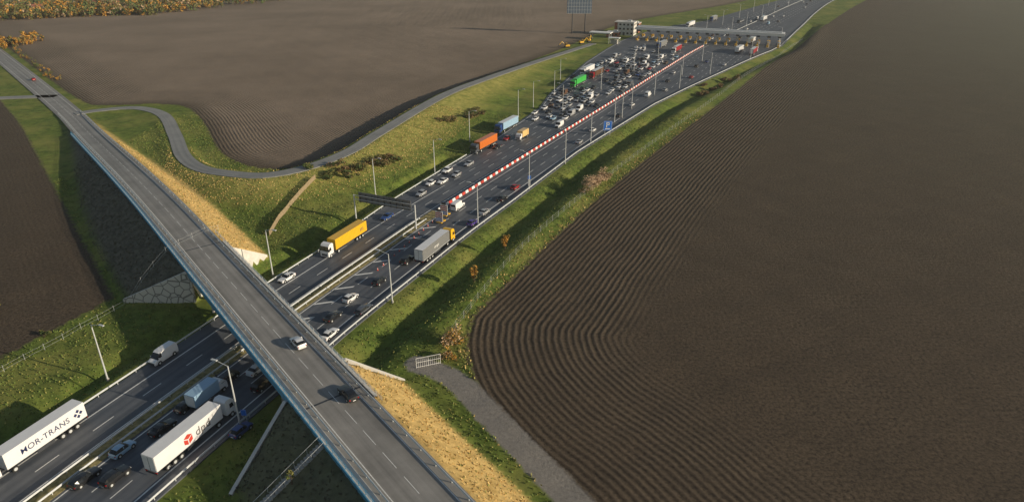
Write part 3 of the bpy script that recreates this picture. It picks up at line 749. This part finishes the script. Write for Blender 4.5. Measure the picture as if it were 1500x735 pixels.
# ------------------------------------------------------------------ fences
def fence(name,pts,h=1.9,step=4,mt=M_galv,wires=3,r=.05,slat=False):
    C=smooth(pts,step); b=MB()
    seg=np.linalg.norm(np.diff(C,axis=0),axis=1); arc=np.r_[0,np.cumsum(seg)]; ss=np.arange(0,arc[-1],step)
    px=np.interp(ss,arc,C[:,0]);py=np.interp(ss,arc,C[:,1]); zz=terrain(px,py)
    for i in range(len(ss)):
        b.tube((px[i],py[i],zz[i]-.2),(px[i],py[i],zz[i]+h),r,r,mt,4)
        if i<len(ss)-1:
            for k in range(wires):
                t1=h*(k+.6)/wires
                b.tube((px[i],py[i],zz[i]+t1),(px[i+1],py[i+1],zz[i+1]+t1),.018,.018,mt,3)
            if slat:
                for k in range(int(step/.32)):
                    u=(k+.5)/int(step/.32); x=px[i]*(1-u)+px[i+1]*u; y=py[i]*(1-u)+py[i+1]*u; z=zz[i]*(1-u)+zz[i+1]*u
                    b.box((x,y,z+h/2),(.26,.05,h*random.uniform(.9,1)),mt,math.atan2(py[i+1]-py[i],px[i+1]-px[i]))
    return b.obj(name)
fence('wire_fence',[tuple(p) for p in offset(BR,-3.5)[(BR[:,1]>112)&(BR[:,1]<560)][::8]],1.9,4)
fence('wooden_fence',[(-65.4,168.4),(-66,185),(-62,207)],1.6,2.2,M_wood,0,.07,True)
pl=[]
for yy in range(60,150,12): p,_=mp(yy,-36); pl.append(tuple(p))
fence('wire_fence',pl,1.5,4,M_galv,2,.035)
gt=MB()
for i in range(13): gt.tube((-18+i*.363,107+i*.13,0),(-18+i*.363,107+i*.13,2.2),.05 if i in(0,6,12) else .025,.05 if i in(0,6,12) else .025,M_wht,5)
for z in(.2,1.2,2.15): gt.tube((-18,107,z),(-18+12*.363,107+12*.13,z),.045,.045,M_wht,5)
gt.obj('metal_gate')

# ------------------------------------------------------------------ vegetation
def foliage(b,c,rad,n,size,mats,flat=.8):
    nc=max(4,n//60); cc=rng.normal(0,.42,(nc,3)); cr=rng.uniform(.35,.6,nc); k=rng.integers(0,nc,n)
    v=rng.normal(0,1,(n,3)); v/=np.linalg.norm(v,axis=1)[:,None]; v=cc[k]+v*(cr[k]*rng.uniform(.5,1.0,n))[:,None]
    v[:,2]*=flat
    p=np.array(c)+v*np.array(rad); p[:,2]=np.maximum(p[:,2],c[2]-rad[2]+.1)
    a=rng.normal(0,1,(n,3)); a/=np.linalg.norm(a,axis=1)[:,None]; u=np.cross(a,rng.normal(0,1,(n,3))); u/=np.linalg.norm(u,axis=1)[:,None]
    s=(size*rng.uniform(.5,1.2,n))[:,None]
    q_=np.stack([p-a*s-u*s*.1,p-u*s*.6,p+a*s,p+u*s*.6],1).reshape(-1,3)
    i=len(b.v); b.v.extend(map(tuple,q_.tolist())); b.f.extend([(i+4*j,i+4*j+1,i+4*j+2,i+4*j+3) for j in range(n)])
    mi=[b.mi(m_) for m_ in mats]; mk_=rng.integers(0,len(mats),nc)
    r=rng.random(n)<.6; rm=rng.integers(0,len(mats),n)
    b.m.extend([mi[mk_[k[j]]] if r[j] else mi[rm[j]] for j in range(n)])
def bush(x,y,r,h,mats,n=500,size=.22,name='bush'):
    b=MB(); z=hz(x,y)
    for k in range(6):
        a=rng.uniform(0,6.28); b.tube((x,y,z-.1),(x+math.cos(a)*r*.5,y+math.sin(a)*r*.5,z+h*.6),.06,.02,M_bark,4)
    foliage(b,(x,y,z+h*.5),(r*.75,r*.75,h*.6),n,size,mats); return b.obj(name)
G,O,R_,Bn,Pk=M_leafs
bush(-11.5,115,3.2,4.2,[R_,Pk,O,Pk],1800,.2); bush(-12.5,110,1.8,2.5,[O,R_,Pk],700,.2)
bush(26,205,4.2,3.2,[Pk],2600,.2); bush(30,212,3.8,3,[Pk,Pk,Bn],2200,.2); bush(22.5,199,2.5,2.2,[Pk,O],1000,.2)
for x,y,r,h,ms in [(-48,215,4,3.2,[G,O,Bn]),(-44,222,3.5,3,[Bn,O]),(-40,226,3,2.6,[Bn,O,G]),(-55,212,4,3,[G,Bn]),(-62,211,3,2.6,[G,O]),(-24,280,3.5,2.6,[Bn,O]),(-20,290,4,3,[Bn,G]),(-14,300,4,3,[Bn,O]),(95,345,4,3,[Bn,O]),(104,358,3.5,3,[Bn]),(118,378,3.5,3,[Bn,O])]:
    for k in range(3): bush(x+rng.uniform(-4,4),y+rng.uniform(-5,5),r*rng.uniform(.6,1),h*rng.uniform(.5,.85),ms,600,.28)
def tree(x,y,h,mats,n=500):
    b=MB(); z=hz(x,y); b.tube((x,y,z-.2),(x,y,z+h*.6),.12,.05,M_bark,6)
    for k in range(6):
        a=k*1.05+rng.uniform(0,.5); z1=z+h*(.3+.07*k); b.tube((x,y,z1),(x+math.cos(a)*h*.22,y+math.sin(a)*h*.22,z1+h*.25),.05,.02,M_bark,4)
    foliage(b,(x,y,z+h*.65),(h*.26,h*.26,h*.36),n,.2,mats,1); return b.obj('small_tree')
tree(-1.8,158.5,4.2,[R_,R_,R_,O],800); tree(-8.8,141,3.6,[O,R_,R_],700); tree(-31,73,2.2,[G,O],150)
bush(-112,128,2,1.8,[R_,G],300); bush(-95,118,1.6,1.5,[G,O],300)
dt=MB()
def dtree(x,y,h,ms,n=90):
    dt.tube((x,y,0),(x,y,h*.5),.3,.15,M_bark,4); foliage(dt,(x,y,h*.5),(h*.45,h*.45,h*.5),n,h*.13,ms,1)
sets=[[G,O],[O,R_],[R_,O,O],[G,G,Bn],[Bn,R_,G],[G,O,O],[R_,R_,O],[O,Pk]]
for i in range(2300):
    x=rng.uniform(-680,-255); y0=635+(x+600)*.12+16*math.sin(x*.03); y=y0+rng.exponential(75)
    if y>1050 or (x>-340 and y<690+(x+340)*1.6): continue
    dtree(x,y,rng.uniform(3.5,10),sets[rng.integers(8)],55)
for i in range(60):
    s=-rng.uniform(300,560); o=rng.choice([10,11.5]); p=RP(s,o+rng.normal(0,1.0)); dtree(p[0],p[1],rng.uniform(1.4,3),sets[rng.integers(7)],60)
for i in range(26):
    dtree(-352+rng.normal(0,6),500+rng.normal(0,12),rng.uniform(4,7.5),[[R_,R_,O],[R_,Bn,O]][rng.integers(2)],120)
dt.obj('distant_trees')
def house(x,y,a):
    e=bpy.data.objects.new('brick_house',None); scene.collection.objects.link(e); e.location=(x,y,0); e.rotation_euler=(0,0,a)
    w=MB(); w.box((0,0,2),(9,7,4),M_concl); o=w.obj('walls'); o.parent=e
    r=MB()
    for sy in(-1,1): r.face([(-5,sy*4,3.9),(5,sy*4,3.9),(5,0,7),(-5,0,7)],M_brick)
    for sx in(-4.5,4.5): r.face([(sx,-3.5,4),(sx,3.5,4),(sx,0,6.8)],M_concl)
    o=r.obj('roof'); o.parent=e
    g_=MB()
    for xx in(-3,0,3): g_.box((xx,-3.52,1.9),(1.3,.08,1.3),M_glass)
    o=g_.obj('windows'); o.parent=e
for x,y,a in((-520,700,.3),(-470,715,.1),(-545,740,-.2),(-410,745,.5),(-440,770,0),(-380,790,.2)): house(x,y,a)
# grass tufts
gr=MB(); M_g=[mat('grass_green',(.12,.17,.032),.8,0,.3),mat('grass_straw',(.56,.40,.16),.85,0,.25),mat('grass_olive',(.26,.25,.068),.8,0,.3),mat('grass_grey',(.10,.10,.07),.8,0,.3)]
gi=[gr.mi(k) for k in M_g]
n=110000; gx=rng.uniform(-150,90,n); gy=rng.uniform(60,300,n)
h_,l_,q_,q2_,s1_,no_,sd1,e1,b1=terrain(gx,gy,True); r1,_=pdist(gx,gy,BR); l1,_=pdist(gx,gy,BL); p1,_=pdist(gx,gy,PA)
ok=((q_>1.5)|(q2_>1.5))&(np.abs(no_)>6)&(np.abs(sd1)>3.4)&(r1<.8)&(-l1<.5)&(np.abs(p1)>2.2)&(np.minimum(-no_-19,-l_-41)<0)
for x,y,z,e_,no1,r_,b_ in zip(gx[ok],gy[ok],h_[ok],e1[ok],no_[ok],r1[ok],b1[ok]):
    u=rng.random()
    if e_>.4: mt=(gi[1] if u<.8 else gi[2]) if no1>0 else gi[3]
    elif abs(r_)<3: mt=gi[int(u*3)]
    elif b_>1: mt=gi[2] if u<.5 else gi[int(u*2)]
    else: mt=gi[0] if u<.7 else gi[2]
    hh=(.12+.2*rng.random())*(1.5 if abs(r_)<3 else 1)
    for k in range(2):
        a,w,lx,ly=rng.random(4); a*=6.28; w=.06+.12*w; lx=(lx-.5)*.4; ly=(ly-.5)*.4; dx,dy=math.cos(a)*w,math.sin(a)*w
        i=len(gr.v); gr.v.extend([(x-dx,y-dy,z-.05),(x+dx,y+dy,z-.05),(x+dx*.6+lx,y+dy*.6+ly,z+hh),(x-dx*.5+lx,y-dy*.5+ly,z+hh*.85)]); gr.f.append((i,i+1,i+2,i+3)); gr.m.append(mt)
gr.obj('grass')

# ------------------------------------------------------------------ thin evening haze lying over the land
hm=bpy.data.materials.new('haze'); hm.use_nodes=True; ht=hm.node_tree; ht.nodes.clear()
vo=ht.nodes.new('ShaderNodeOutputMaterial'); vs_=ht.nodes.new('ShaderNodeVolumeScatter'); vs_.inputs['Density'].default_value=.00011; vs_.inputs['Anisotropy'].default_value=.2; vs_.inputs['Color'].default_value=(1,.98,.95,1)
ht.links.new(vs_.outputs[0],vo.inputs['Volume'])
hb=MB(); hb.box((0,1500,30),(7000,5200,140),hm); hb.obj('haze')

# ------------------------------------------------------------------ light, sky, camera
w=bpy.data.worlds.new('World'); scene.world=w; w.use_nodes=True; wt=w.node_tree
sky=wt.nodes.new('ShaderNodeTexSky'); sky.sky_type='NISHITA'; sky.sun_disc=False
el=math.radians(15.5); az=math.atan2(.94,-.33)
sky.sun_elevation=el; sky.sun_rotation=az; sky.air_density=1.2; sky.dust_density=.8
wt.links.new(sky.outputs[0],wt.nodes['Background'].inputs['Color']); wt.nodes['Background'].inputs['Strength'].default_value=.075
sd=Vector((math.sin(az)*math.cos(el),math.cos(az)*math.cos(el),math.sin(el)))
sl=bpy.data.lights.new('sun','SUN'); sl.energy=5; sl.angle=math.radians(.5); sl.color=(1,.86,.65)
so=bpy.data.objects.new('sun',sl); so.rotation_euler=sd.to_track_quat('Z','Y').to_euler(); scene.collection.objects.link(so)
cd=bpy.data.cameras.new('camera'); cd.sensor_width=36; cd.lens=24; cd.clip_end=20000; cd.clip_start=.5
co=bpy.data.objects.new('camera',cd); co.location=(0,0,75); co.rotation_euler=(math.radians(90-25.3),0,0); scene.collection.objects.link(co); scene.camera=co
